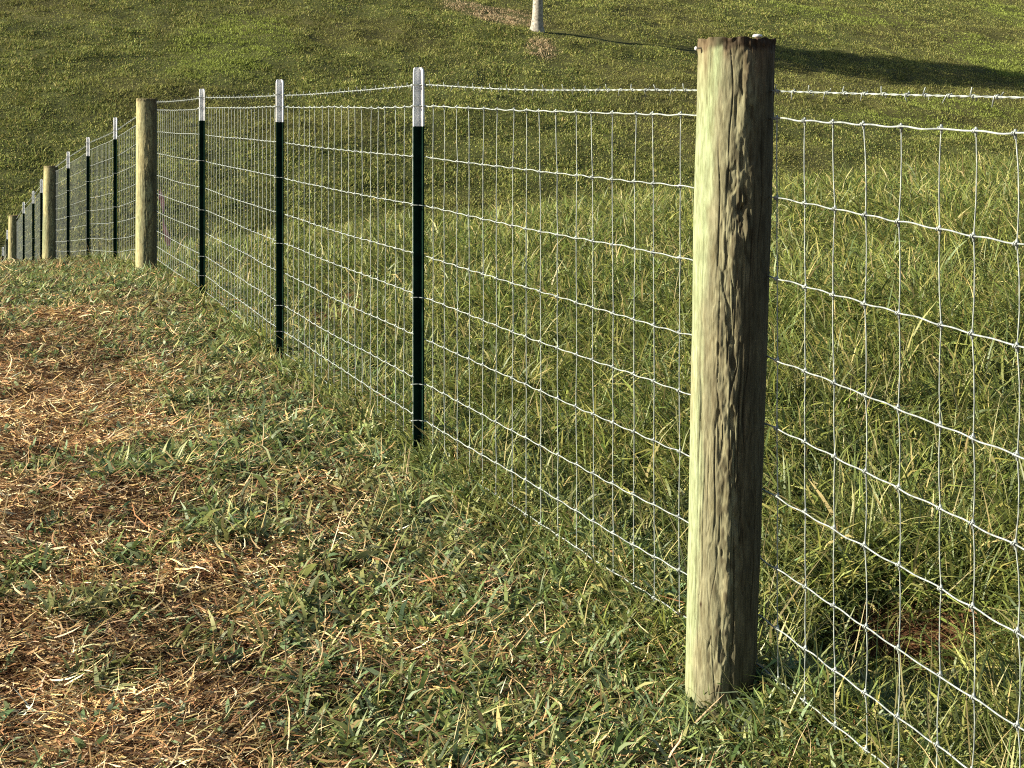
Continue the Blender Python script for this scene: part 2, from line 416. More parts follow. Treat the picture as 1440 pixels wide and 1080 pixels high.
# --- low broad leaved grass on the path side
GCOL = [(.105, .155, .048), (.175, .225, .070), (.135, .190, .090), (.26, .28, .095), (.36, .31, .13), (.21, .26, .15)]
acc = Acc()
nc = 62000
X, Y = scatter(nc, lambda X, Y: np.where(X-fenceX(Y) < .12, green_density(X, Y), 0), -EDGE, .34, 2.7, 14.5, gamma=.45)
n0 = len(X); per = rng.integers(5, 13, n0)
idx = np.repeat(np.arange(n0), per); n = len(idx)
size = (rng.gamma(4, .25, n0)*(.8+.5*fbm(X*1.7, Y*1.7, 61, 2)))[idx]*(1+.02*Y[idx])
bx = X[idx]+rng.normal(0, .012, n); by = Y[idx]+rng.normal(0, .012, n)
az = rng.uniform(0, 2*np.pi, n)
L = np.clip(rng.uniform(.020, .056, n)*size, .014, .10); Wd = rng.uniform(.0055, .0098, n)*(.75+.25*size)*(.85+.035*by)
e0 = rng.uniform(.3, 1.45, n); bend = rng.uniform(.6, 2.6, n)
hue = fbm(X*1.3, Y*1.3, 66, 3)[idx][:, None]
c = pal(n, GCOL, [4, 4, 3, 2, 1, 1.2], .2); yel = np.array([.20, .17, .07])
c = c*(1-.45*sstep(.5, .75, hue))+yel*.45*sstep(.5, .75, hue)
tip = c*1.15+np.array([.03, .02, .0])
P = np.stack([bx, by, gz(bx, by)-.004], -1)
acc.add(blades(P, az, L, e0, bend, Wd, c, 3, 1.2, tip))
# thin upright and straw-coloured stalks among it
X, Y = scatter(16000, lambda X, Y: np.where(X-fenceX(Y) < .15, .15+.85*green_density(X, Y), 0), -EDGE, .34, 2.7, 14.5, gamma=.45); n = len(X)
P = np.stack([X, Y, gz(X, Y)], -1)
c = pal(n, [(.40, .33, .14), (.28, .24, .09), (.16, .19, .06), (.50, .38, .2)], None, .2)
acc.add(blades(P, rng.uniform(0, 6.28, n), rng.uniform(.05, .17, n), rng.uniform(.15, 1.3, n), rng.uniform(0, 1.0, n), rng.uniform(.0018, .0034, n)*(.8+.06*Y), c, 3))
for (wx, wy, wr, cnt, hh) in [(PX[1]+.05, PY[1]-.11, .07, 90, 1.0), (PX[1]+.12, PY[1]-.06, .07, 120, 1.35), (PX[1]-.10, PY[1]-.06, .05, 40, .8), (PX[1]+.02, PY[1]-.20, .10, 120, .8), (PX[2]+.0, PY[2]-.06, .08, 60, .9), (PX[5]+.12, PY[5]-.15, .18, 110, 1.2), (PX[5]-.5, PY[5]-.4, .5, 260, 1.1), (PX[5]-1.2, PY[5]-.2, .5, 260, 1.0)]:
    n = cnt*3; bx = wx+rng.normal(0, wr, n); by = wy+rng.normal(0, wr*.7, n)
    c = pal(n, GCOL, [4, 5, 3, 3, 1.5, 1], .2); P = np.stack([bx, by, gz(bx, by)-.004], -1)
    acc.add(blades(P, rng.uniform(0, 6.28, n), rng.uniform(.03, .11, n)*hh, rng.uniform(.5, 1.5, n), rng.uniform(.3, 2.2, n), rng.uniform(.0042, .0085, n)*(1+.04*wy), c, 3, 1.2, c*1.2))
X, Y = scatter(15000, lambda X, Y: np.exp(-((X-fenceX(Y)+.02)/.17)**2)*(.25+1.1*sstep(.35, .6, fbm(X*3, Y*2, 140, 2))), -EDGE, EDGE, 2.3, 16, gamma=.6)
n0 = len(X); per = rng.integers(8, 18, n0); idx = np.repeat(np.arange(n0), per); n = len(idx)
bx = X[idx]+rng.normal(0, .018, n); by = Y[idx]+rng.normal(0, .018, n); hh = (.35+1.9*fbm(X*2.5, Y*2.5, 141, 2)**2)[idx]
c = pal(n, GCOL, [4, 5, 3, 4, 2, 1], .2); P = np.stack([bx, by, gz(bx, by)-.004], -1)
acc.add(blades(P, rng.uniform(0, 6.28, n), rng.uniform(.035, .12, n)*hh, rng.uniform(.5, 1.5, n), rng.uniform(.3, 2.0, n), rng.uniform(.0036, .0078, n)*(.8+.06*by), c, 3, 1.2, c*1.2))
# broad leaved weeds in loose rosettes
X, Y = scatter(3600, lambda X, Y: np.where(X-fenceX(Y) < .3, .15+green_density(X, Y)*sstep(.5, .7, fbm(X*2, Y*2, 145, 2)), 0), -EDGE, EDGE, 2.6, 12, gamma=.5)
n0 = len(X); per = rng.integers(6, 14, n0); idx = np.repeat(np.arange(n0), per); n = len(idx)
bx = X[idx]+rng.normal(0, .02, n); by = Y[idx]+rng.normal(0, .02, n)
c = pal(n, [(.12, .19, .08), (.17, .24, .11), (.22, .28, .15)], None, .15); P = np.stack([bx, by, gz(bx, by)+rng.uniform(0, .02, n)], -1)
acc.add(blades(P, rng.uniform(0, 6.28, n), rng.uniform(.018, .045, n), rng.uniform(.1, 1.2, n), rng.uniform(.2, 1.5, n), rng.uniform(.008, .015, n), c, 3, 1.2, c*1.05))
pg = acc.build('path_grass', M_grass)
tag(pg, 'low patchy green grass growing through the straw on the path side of the fence', 'grass', kind='stuff')

# --- deeper grass in the field beyond the wire
def field_d(X, Y):
    d = X-fenceX(Y)
    br = mask(X, Y, BROWNR, jag=.3)
    g = (.45+.7*fbm(X*1.9, Y*1.9, 71, 3))*(1-.5*br)*(1-.97*mask(X, Y, BROWNR[:1], jag=.3))
    return np.where(d > -.08, np.clip(g, 0, 1), 0)
acc = Acc()
X, Y = scatter(66000, field_d, -.36, EDGE, 1.9, 30, gamma=.62)
n0 = len(X); per = rng.integers(5, 11, n0); idx = np.repeat(np.arange(n0), per); n = len(idx)
dd = (X-fenceX(Y))
tall = (.55+.9*fbm(X*.8, Y*.8, 75, 2))*(.62+.5*sstep(.1, 1.2, dd))
spr = .02+.004*Y[idx]
bx = X[idx]+rng.normal(0, 1, n)*spr; by = Y[idx]+rng.normal(0, 1, n)*spr
L = rng.uniform(.05, .20, n)*tall[idx]*(1+.012*Y[idx]); Wd = rng.uniform(.0036, .0078, n)*(.75+.07*Y[idx])
lean = vnoise(X*1.5, Y*1.5, 77)[idx]*6.28+rng.normal(0, 1.4, n)
e0 = rng.uniform(.35, 1.5, n); bend = rng.uniform(.3, 2.3, n)
c = pal(n, [(.075, .118, .028), (.130, .178, .038), (.205, .235, .052), (.30, .285, .085), (.40, .34, .14), (.055, .098, .034)], [4.5, 5, 4.5, 2.6, 1.5, 3], .2)
hu = fbm(X*.7, Y*.7, 79, 3)[idx][:, None]; c = c*(1-.35*hu)+np.array([.15, .14, .045])*.35*hu
P = np.stack([bx, by, gz(bx, by)-.004], -1)
acc.add(blades(P, lean, L, e0, bend, Wd, c, 3, 1.3, c*1.2+np.array([.03, .02, 0])))
# broad low leaves underneath
X, Y = scatter(30000, field_d, -.36, EDGE, 1.9, 10, gamma=.5); n0 = len(X); per = rng.integers(4, 9, n0); idx = np.repeat(np.arange(n0), per); n = len(idx)
bx = X[idx]+rng.normal(0, .02, n); by = Y[idx]+rng.normal(0, .02, n)
P = np.stack([bx, by, gz(bx, by)-.004], -1); c = pal(n, GCOL, [5, 4, 4, 2, .8, 1], .2)
acc.add(blades(P, rng.uniform(0, 6.28, n), rng.uniform(.03, .09, n), rng.uniform(.3, 1.4, n), rng.uniform(.5, 2.2, n), rng.uniform(.006, .0115, n), c, 3))
# seed stalks and dry stems
X, Y = scatter(9000, lambda X, Y: np.where(X-fenceX(Y) > 0, 1, 0), -.36, EDGE, 1.9, 26, gamma=.6); n = len(X)
P = np.stack([X, Y, gz(X, Y)], -1); c = pal(n, [(.30, .30, .12), (.38, .33, .15), (.20, .24, .08)], None, .15)
acc.add(blades(P, rng.uniform(0, 6.28, n), rng.uniform(.10, .30, n), rng.uniform(.5, 1.5, n), rng.uniform(0, .8, n), rng.uniform(.0022, .0038, n)*(.8+.07*Y), c, 3))
fg = acc.build('field_grass', M_grass)
tag(fg, 'lush knee high green grass filling the field behind the wire mesh', 'grass', kind='stuff')
# dead litter in the brown hollows
def br_d(X, Y): return np.where(X-fenceX(Y) > 0, mask(X, Y, BROWNR, jag=.3), 0)
acc = Acc(); X, Y = scatter(90000, br_d, -.3, EDGE, 2.0, 9, gamma=.4); n = len(X)
P = np.stack([X, Y, gz(X, Y)+rng.uniform(0, .02, n)], -1)
c = pal(n, [(.26, .16, .07), (.14, .075, .035), (.38, .28, .13), (.08, .045, .025)], None, .2)
acc.add(blades(P, rng.uniform(0, 6.28, n), rng.uniform(.03, .13, n), rng.normal(.1, .25, n), rng.normal(.2, .4, n), rng.uniform(.002, .004, n), c, 2))
dl = acc.build('dead_litter', M_straw)
tag(dl, 'dead brown stems matted in the hollows behind the fence', 'dead grass', kind='stuff')

# --- hillside turf
HBR = [blob(*q) for q in [(705, 22, 60, 11), (660, 12, 45, 8), (762, 68, 26, 12), (742, 30, 22, 8)]]
HLT = [blob(*q) for q in [(1400, 80, 70, 30), (1180, 22, 120, 10), (1350, 150, 100, 14), (1290, 175, 120, 14), (330, 60, 80, 50), (1420, 20, 40, 20)]]
HDK = [blob(*q) for q in [(1382, 47, 26, 7), (900, 130, 160, 16), (760, 190, 150, 20), (560, 220, 90, 30)]]
acc = Acc()
N_H = 230000
X, Y = scatter(N_H, lambda X, Y: np.where(Y > 18, .55+.6*fbm(X*.5, Y*.5, 81, 2), 0)*np.where(gz(X, Y, False)-CZ > -7.2, 1, 0), -.37, .37, 27, 128, gamma=.25)
n0 = len(X); per = rng.integers(5, 10, n0); idx = np.repeat(np.arange(n0), per); n = len(idx)
far = Y/70
bx = X[idx]+rng.normal(0, .10, n); by = Y[idx]+rng.normal(0, .12, n)
clump = sstep(.35, .75, fbm(X*1.3, Y*.9, 83, 2))
L = rng.uniform(.06, .155, n)*(.6+.8*clump[idx]); Wd = rng.uniform(.022, .042, n)*(.5+.5*far[idx])
mb_ = mask(X, Y, HBR, jag=.3)[idx][:, None]; ml = mask(X, Y, HLT, jag=.4)[idx][:, None]; md = mask(X, Y, HDK, jag=.4)[idx][:, None]
c = pal(n, [(.150, .170, .042), (.205, .220, .056), (.275, .270, .085), (.095, .125, .034), (.33, .285, .11)], [4, 4, 2.4, 3, 1], .18)
hue = fbm(X*.12, Y*.12, 85, 3)[idx][:, None]
c = c*(1-.4*sstep(.45, .7, hue))+np.array([.18, .17, .055])*.4*sstep(.45, .7, hue)
fine = fbm(X*.9, Y*.7, 87, 2)[idx][:, None]; c = c*(.74+.84*fine)
stripe = (.5+.5*np.sin((X[idx]+.12*Y[idx]+.8*vnoise(X*.3, Y*.1, 88)[idx])*2*np.pi/1.9))[:, None]*(1-sstep(-6, 0, X[idx]))[:, None]
c = c*(1-.22*stripe)
c = c*(1-mb_)+np.array([.46, .34, .20])*mb_*rng.uniform(.7, 1.3, (n, 1)); c = c*(1-ml*.85)+np.array([.24, .29, .06])*ml*.85*rng.uniform(.7, 1.3, (n, 1)); c = c*(1-.15*md)
P = np.stack([bx, by, gz(bx, by)-.01], -1)
tX, tY = at(755, 46); u_ = (bx-tX)*.985+(by-tY)*.174; q_ = -(bx-tX)*.174+(by-tY)*.985
L = L*np.where((u_ > .3) & (u_ < 11) & (np.abs(q_) < 1.0), .4, 1)      # turf shortened along the trunk's shadow line so that the shadow shows
acc.add(blades(P, rng.uniform(0, 6.28, n), L, rng.uniform(.4, 1.5, n), rng.uniform(0, 1.2, n), Wd, np.clip(c, .01, .5), 2))
hg = acc.build('hillside_grass', M_hill)
tag(hg, 'short olive green turf covering the hillside behind the field', 'grass', kind='stuff')

# ------------------------------------------------------------------ wooden posts
def wood_post(idx, rad, top_rel, lean, label, res=(72, 140), seed=0, detail=False):
    p = PO[idx]; x0 = PX[idx]; y0 = PY[idx]
    g = float(gz(x0, y0))
    root = empty('wooden_post', (x0, y0, g)); tag(root, label, 'fence post', 'round wooden posts of the fence')
    zt = p[3]+CZ-g; zb = -.12
    na, nz_ = res
    th = np.linspace(0, 2*np.pi, na, endpoint=False); zz = np.linspace(zb, zt, nz_)
    TH, ZZ = np.meshgrid(th, zz); t = (ZZ-0)/zt
    r = np.interp(t, [0, .45, .8, 1], rad)
    cx = np.cos(TH); cy = np.sin(TH)
    def cyl(fz, ft, s, o=3):      # seamless noise around the shaft, stretched along it
        k = np.abs(((TH/(2*np.pi)) % 1)*2-1)
        a = fbm(TH/(2*np.pi)*ft, ZZ*fz, s+seed, o); b2 = fbm((TH/(2*np.pi)-1)*ft+1000*0, ZZ*fz, s+seed, o)
        wgt = sstep(.85, 1, TH/(2*np.pi)); return a*(1-wgt)+b2*wgt
    r = r+(cyl(1.3, 4, 1, 2)-.5)*.008+(cyl(4, 14, 5)-.5)*.0030
    # peeled bark edge: rough fibrous strip around the azimuth that turns from the sun
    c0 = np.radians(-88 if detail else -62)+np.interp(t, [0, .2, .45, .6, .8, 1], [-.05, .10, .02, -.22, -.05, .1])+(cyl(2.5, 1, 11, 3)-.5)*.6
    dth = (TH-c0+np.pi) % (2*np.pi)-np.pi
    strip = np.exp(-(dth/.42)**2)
    crk = cyl(42, 64, 15, 2)*.6+cyl(14, 36, 16, 2)*.4
    vein = sstep(.88, .97, 1-np.abs(2*cyl(9, 40, 81, 2)-1))*(.35+.65*strip)*sstep(.35, .6, cyl(3, 8, 84, 2))
    r = r+strip*(crk-.5)*.007-strip*sstep(.60, .70, cyl(14, 40, 18, 2))*.004+(cyl(50, 90, 19, 2)-.5)*.0016*(.35+strip)-vein*.0022
    flap = np.exp(-(dth/.10)**2)*sstep(.40, .75, vnoise(ZZ*11, ZZ*0, 25+seed)); r = r+flap*.004
    if detail:
        kn = np.exp(-((ZZ-zt*.755)/.035)**2)*np.exp(-((dth-.12)/.16)**2); r = r-kn*.020*(vnoise(TH*18, ZZ*60, 3))
        r = r+np.exp(-((ZZ-zt*.72)/.02)**2)*np.exp(-((dth-.25)/.07)**2)*.010
    r = r-(cyl(2.0, 60, 28, 2) > .76)*.0016
    ck = np.zeros_like(r)          # drying checks: long thin splits
    for q in range(26 if detail else 9):
        a0 = rng.uniform(-2.9, .1); z0 = rng.uniform(.02, 1)*zt; ln = rng.uniform(.03, .16 if detail else .3); wdt = rng.uniform(.010, .022)*(1 if detail else 1.8)
        da = (TH-a0-.12*(vnoise(ZZ*9, ZZ*0+q, 60)-.5)+np.pi) % (2*np.pi)-np.pi
        ck = np.maximum(ck, np.exp(-(da/wdt)**2)*np.exp(-((ZZ-z0)/ln)**4))
    r = r-ck*.003
    top = sstep(.965, 1, t); r = r+top*(vnoise(TH*9, ZZ*90, 31+seed)-.55)*.008
    lx, ly = lean
    X = r*cx+lx*t; Y = r*cy+ly*t
    Zv = ZZ+sstep(.97, 1, t)*(vnoise(TH*5, TH*0, 37+seed)-.6)*.006
    V = np.stack([X, Y, Zv], -1).reshape(-1, 3)
    pale = np.array([.275, .320, .180]) if detail else np.array([.42, .39, .20]); palebr = np.array([.275, .285, .16]); tan = np.array([.19, .175, .105]); dk = np.array([.055, .043, .024]); brown = np.array([.105, .070, .040])
    n1 = cyl(3, 9, 51)[..., None]; n2 = cyl(14, 26, 55)[..., None]
    c = pale*(1-sstep(.45, .7, n1))+palebr*sstep(.45, .7, n1)
    grn = sstep(.55, .8, cyl(2.2, 12, 58))[..., None]; c = c*(1-.4*grn)+np.array([.24, .31, .155])*.4*grn
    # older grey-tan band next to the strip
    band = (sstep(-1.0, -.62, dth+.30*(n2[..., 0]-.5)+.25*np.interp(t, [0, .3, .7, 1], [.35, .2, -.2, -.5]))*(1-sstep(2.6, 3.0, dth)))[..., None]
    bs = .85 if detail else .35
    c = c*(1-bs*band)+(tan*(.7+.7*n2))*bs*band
    shade_side = (sstep(.0, .5, dth)*(1-sstep(2.2, 2.8, dth)))[..., None]; c = c*(1-.75*shade_side)+np.array([.055, .046, .028])*(.4+1.2*n2)*.75*shade_side  # shade painted into the wood colour on the side turned from the sun
    c = c*(1-.62*np.maximum(ck, vein)[..., None]); c = c*(.80+.40*cyl(60, 90, 62, 2)[..., None])
    sc = (strip*sstep(.46, .62, crk))[..., None]; c = c*(1-.65*sc)+dk*.65*sc
    tb = sstep(.88, 1.03, t+.16*(n1[..., 0]-.5)+.10*(n2[..., 0]-.5))[..., None]*(1.0 if detail else .5); c = c*(1-.85*tb)+brown*(.6+1.2*n2)*.85*tb
    tt = .8*sstep(.984, .994, t+.010*n2[..., 0])[..., None]*(1.0 if detail else .4); c = c*(1-tt)+np.array([.035, .022, .013])*tt
    if detail:
        pv = ((1-sstep(.3, .8, np.abs(dth+1.55)))*sstep(.86, .99, t))[..., None]; c = c*(1-.4*pv)+np.array([.24, .18, .10])*.4*pv
        kd = np.exp(-((ZZ-zt*.17)/.006)**2)*np.exp(-((dth+.75)/.05)**2); kd = kd[..., None]; c = c*(1-kd)+np.array([.05, .03, .015])*kd
    i = np.arange(nz_-1)[:, None]*na; j = np.arange(na)[None]; j2 = (j+1) % na
    Fq = np.stack([i+j, i+j2, i+na+j2, i+na+j], -1).reshape(-1, 4)
    # rough sawn top: rings closing inwards
    V = list([V]); cc = [c.reshape(-1, 3)]; base = (nz_-1)*na; cnt = nz_*na; last = V[0][base:base+na]
    ctr = last.mean(0)
    for k, s_ in enumerate([.93, .7, .4, .08]):
        ring = ctr+(last-ctr)*s_; ring[:, 2] = ctr[2]+(last[:, 2]-ctr[2])*s_-.002+(vnoise(th*4, th*0+k, 40+seed)-.5)*.004
        V.append(ring); cc.append(np.tile([.12, .08, .045], (na, 1)))
        jj = np.arange(na); kk = (jj+1) % na
        Fq = np.vstack([Fq, np.stack([base+jj, base+kk, cnt+kk, cnt+jj], -1)]); base = cnt; cnt += na
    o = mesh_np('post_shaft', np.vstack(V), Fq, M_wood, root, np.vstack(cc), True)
    # staples that pin the wires, on the field side
    for zr in [p[6]]+[p[5]-q for q in DROPS[::2]]:
        zl = zr+CZ-g; tl = zl/zt; rr = float(np.interp(tl, [0, .45, .8, 1], rad))
        for_ = Vector((NR[0], NR[1], 0)); mbq = MB()
        cpt = np.array([lx*tl, ly*tl, zl])+np.array(NR)*(rr-.004)
        T3 = np.array([DR[0], DR[1], 0])
        mbq.tube([cpt+T3*0+np.array([0, 0, -.012]), cpt+np.array(NR)*.013+np.array([0, 0, -.011]), cpt+np.array(NR)*.017, cpt+np.array(NR)*.013+np.array([0, 0, .011]), cpt+np.array([0, 0, .012])], .0018, 6)
        mbq.build('staple', M_staple, root)
    return root, zt
DROPS = [0, .172, .343, .518, .661, .805, .960, 1.085, 1.185]
DR = np.array([-.354, .935]); NR = np.array([.935, .354, 0.0])
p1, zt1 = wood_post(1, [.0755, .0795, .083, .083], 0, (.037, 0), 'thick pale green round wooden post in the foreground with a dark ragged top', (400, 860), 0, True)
mbn = MB()   # white headed nail on the sawn top and another near its left edge
hx, hy = .037+.042, -.015
mbn.tube([(hx, hy, zt1-.01), (hx, hy, zt1+.004), (hx, hy, zt1+.0042), (hx, hy, zt1+.009), (hx, hy, zt1+.0105)], [.003, .003, .011, .010, .004], 10); mbn.build('nail', M_nail, p1)
mbn = MB(); zz = zt1-.020
mbn.tube([(-.042, -.022, zz), (-.052, -.026, zz-.001), (-.0525, -.0262, zz-.001), (-.056, -.0275, zz-.001)], [.002, .002, .0045, .004], 8); mbn.build('nail', M_nail, p1)
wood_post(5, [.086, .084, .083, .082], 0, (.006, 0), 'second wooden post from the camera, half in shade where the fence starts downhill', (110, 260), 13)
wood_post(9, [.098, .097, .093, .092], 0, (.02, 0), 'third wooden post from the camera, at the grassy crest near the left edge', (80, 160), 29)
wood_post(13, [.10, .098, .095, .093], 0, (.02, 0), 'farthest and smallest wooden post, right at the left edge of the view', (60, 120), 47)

# ------------------------------------------------------------------ steel T posts
SD = np.array([-.80, -.60, 0]); FD = np.array([.60, -.80, 0])
def tsection(grow=0.0, s=1.0):
    g = grow; fw = .0210+g; ft = .0026+g; sl_ = .0275+g; st = .0023+g
    pts = [(-fw, ft), (-fw, -ft), (fw, -ft), (fw, ft), (st, ft), (st*.8, sl_), (-st*.8, sl_), (-st, ft)]   # (along FD, along SD)
    return np.array(pts)*s
def extrude_T(zs, grow, scales, off=None):
    mb_ = MB(); rings = []
    for k, (z, s_) in enumerate(zip(zs, scales)):
        q = tsection(grow, 1.0); cen = np.array([0, .012]); q = cen+(q-cen)*s_
        rings.append(q[:, :1]*FD[None]+q[:, 1:]*SD[None]+np.array([0, 0, z]))
    V = np.vstack(rings); m_ = 8; nn = len(zs)
    i = np.arange(nn-1)[:, None]*m_; j = np.arange(m_)[None]; j2 = (j+1) % m_
    Fq = np.stack([i+j, i+j2, i+m_+j2, i+m_+j], -1).reshape(-1, 4)
    e = (nn-1)*m_
    Fq = np.vstack([Fq, [[e+0, e+1, e+7, e+7], ][:0]]) if False else Fq
    caps = [[e+0, e+1, e+2, e+3], [e+7, e+4, e+5, e+6]]
    Fq = np.vstack([Fq, caps]); mb_.add(V, Fq); return mb_
def t_post(idx, label, detail=True, lean=0.0):
    p = PO[idx]; x0 = PX[idx]; y0 = PY[idx]; g = float(gz(x0, y0)); H = p[3]+CZ-g
    root = empty('steel_t_post', (x0, y0, g)); tag(root, label, 'fence post', 'steel T posts with white tips')
    root.rotation_euler = (0, lean, random.uniform(-.05, .05))
    tip = .205 if idx != 2 else .203
    st = extrude_T([-.1, H-tip+.004], 0, [1, 1])
    nst = int((H-tip)/.054)
    for k in range(nst):        # studs on the flange, towards the wire
        z = H-tip-.02-k*.054; c0 = -SD*.0026
        a = [c0-FD*.014+np.array([0, 0, -.006]), c0+FD*.014+np.array([0, 0, -.006]), c0+FD*.014+np.array([0, 0, .008]), c0-FD*.014+np.array([0, 0, .008])]
        bq = [q-SD*.0130+np.array([0, 0, .002 if m_ > 1 else .004]) for m_, q in enumerate(a)]
        st.add(np.array(a+bq), [[4, 5, 6, 7], [0, 1, 5, 4], [1, 2, 6, 5], [2, 3, 7, 6], [3, 0, 4, 7]])
    flat(st.build('stake', M_green, root, smooth=False))
    tp = extrude_T([H-tip, H-.02, H-.008, H-.002, H], .0006, [1, 1, .93, .78, .55])
    for z in []:
        c0 = -SD*.0036
        a = [c0-FD*.006+np.array([0, 0, -.006]), c0+FD*.006+np.array([0, 0, -.006]), c0+FD*.006+np.array([0, 0, .008]), c0-FD*.006+np.array([0, 0, .008])]
        bq = [q-SD*.0075 for q in a]
        tp.add(np.array(a+bq), [[4, 5, 6, 7], [0, 1, 5, 4], [1, 2, 6, 5], [2, 3, 7, 6], [3, 0, 4, 7]])
    flat(tp.build('painted_tip', M_white, root, smooth=False))
    zs = [p[6], p[5]]+[p[5]-DROPS[k] for k in ((2, 4, 6, 7) if detail else (4,))]
    for zr in zs:               # wire clips hugging stem and flange
        z = zr+CZ-g; mbq = MB()
        mbq.tube([-SD*.016+FD*.020+np.array([0, 0, z-.004]), FD*.0205+np.array([0, 0, z]), SD*.006+FD*.017+np.array([0, 0, z+.001]), SD*.012+FD*.004+np.array([0, 0, z+.002]), SD*.0335+FD*.003+np.array([0, 0, z+.002]), SD*.035-FD*.004+np.array([0, 0, z+.001]), SD*.006-FD*.017+np.array([0, 0, z]), -SD*.016-FD*.020+np.array([0, 0, z+.004])], .0019, 6)
        mbq.build('wire_clip', M_wire if random.random() < .8 else M_staple, root)
    return root
TL = {2: 'nearest green T post with white tip, left of the thick foreground post',
      3: 'second nearest green T post with white tip, left of the tallest T post',
      4: 'green T post with white tip standing just right of the second wooden post',
      6: 'green T post with white tip just left of the second wooden post',
      7: 'green T post midway between the second and third wooden posts',
      8: 'green T post with white tip just right of the third wooden post',
      10: 'distant T post with white tip touching the left side of the third wooden post',
      11: 'distant T post midway between the third and the farthest wooden post',
      12: 'distant T post with white tip just right of the farthest wooden post',
      14: 'tiny T post half hidden behind the farthest wooden post',
      15: 'tiny T post at the extreme left edge beyond the farthest wooden post'}
for k, lab in TL.items(): t_post(k, lab, k < 9, .0)
t_post(0, 'T post of the same fence beside the camera, out of the frame on the right')
t_post(16, 'T post of the same fence far downhill, out of the frame on the left', False)

# ------------------------------------------------------------------ wires
# arc length parameter along the fence
seg = np.hypot(np.diff(PX), np.diff(PY)); S = np.r_[0, np.cumsum(seg)]
TOPW = np.array([p[5] for p in PO])+CZ; BARW = np.array([p[6] for p in PO])+CZ
offn = np.array([.075 if p[0] == 'W' else .014 for p in PO]); offn[1] = .088
def wpos(s, zarr, drop=0.0):
    s = np.asarray(s, float)
    x = np.interp(s, S, PX+offn*NR[0]); y = np.interp(s, S, PY+offn*NR[1]); z = np.interp(s, S, zarr)-drop
    k = np.clip(np.searchsorted(S, s)-1, 0, len(S)-2); u = (s-S[k])/(S[k+1]-S[k]); z = z-.005*4*u*(1-u)
    return np.stack([x, y, z], -1)
STEP = .1135; Lt = S[-1]
stays = np.arange(.05, Lt-.02, STEP)+0.0
stays = stays+rng.normal(0, .005, len(stays))
gmid = (float(PX[4]), float(PY[4]), float(gz(PX[4], PY[4])))
mesh_root = empty('woven_wire_fence', gmid); tag(mesh_root, 'silvery woven wire mesh running along all the posts below the barbed strand', 'wire fence')
for kd, dr in enumerate(DROPS):
    s = np.arange(0, Lt, STEP/7); P = wpos(s, TOPW, dr)
    fade = 1/(1+.05*P[:, 1])
    P[:, 2] += .0013*np.sin(s*2*np.pi/STEP*1.0+kd)+.0011*(vnoise(s*2.1/STEP, s*0+kd, 101)-.5)*2+(vnoise(s*1.4, s*0+kd, 100)-.5)*.008
    P[:, :2] += NR[:2][None]*((vnoise(s*3, s*0+kd, 103)-.5)*.006)[:, None]
    mb_ = MB(); mb_.tube(P, (.00158 if kd else .0019), 6); o = mb_.build('line_wire', M_wire); loc_parent(o, mesh_root)
rest = MB(); made = 0
for q, s0 in enumerate(stays):
    tgt = MB() if made < 100 else rest
    sh = rng.normal(0, .004); pts = []
    near = wpos(np.array([s0]), TOPW)[0][1]
    for kd, dr in enumerate(DROPS):
        jit = rng.normal(0, .0022) if kd else sh
        p_ = wpos(np.array([s0+sh*(1-kd/8)+jit]), TOPW, dr)[0]
        p_[2] += (vnoise(np.array([s0*1.4]), np.array([kd*1.0]), 100)[0]-.5)*.008+.0013*math.sin(s0*2*math.pi/STEP+kd)
        p_ = p_+NR*.003
        pts.append(p_)
    full = []
    bow = rng.normal(0, .0035)
    for kd in range(8):
        a, b_ = pts[kd], pts[kd+1]
        for u in (0, .06, .33, .66, .94):
            pq = a*(1-u)+b_*u; pq = pq+np.array([DR[0], DR[1], 0])*(bow*4*u*(1-u)); full.append(pq)
    full.append(pts[-1])
    tgt.tube(full, .00128, 5, True)
    for kd, c_ in enumerate(pts):       # hinge-joint wraps around each line wire
        if near > 24: break
        T3 = np.array([DR[0], DR[1], 0]); c2 = c_-NR*.003
        if near < 9:
            aa = np.linspace(0, 4*np.pi, 13); R_ = .0031
            hel = [c2+T3*((a_/(4*np.pi)-.5)*.010)+NR*(R_*math.cos(a_))+np.array([0, 0, R_*math.sin(a_)]) for a_ in aa]
            tgt.tube(hel, .0014, 4, False)
            tgt.tube([c_+np.array([0, 0, .007]), c_+np.array([0, 0, .002]), c_+np.array([0, 0, -.010])], [.0020, .0030, .0022], 6)
        else:
            tgt.tube([c2-T3*.006, c2+T3*.006], [.0038, .0038], 4)
    made += 1
    if made <= 100:
        o = tgt.build('stay_wire', M_wire); loc_parent(o, mesh_root)
o = rest.build('stay_wire', M_wire); loc_parent(o, mesh_root); o['kind'] = 'stuff'

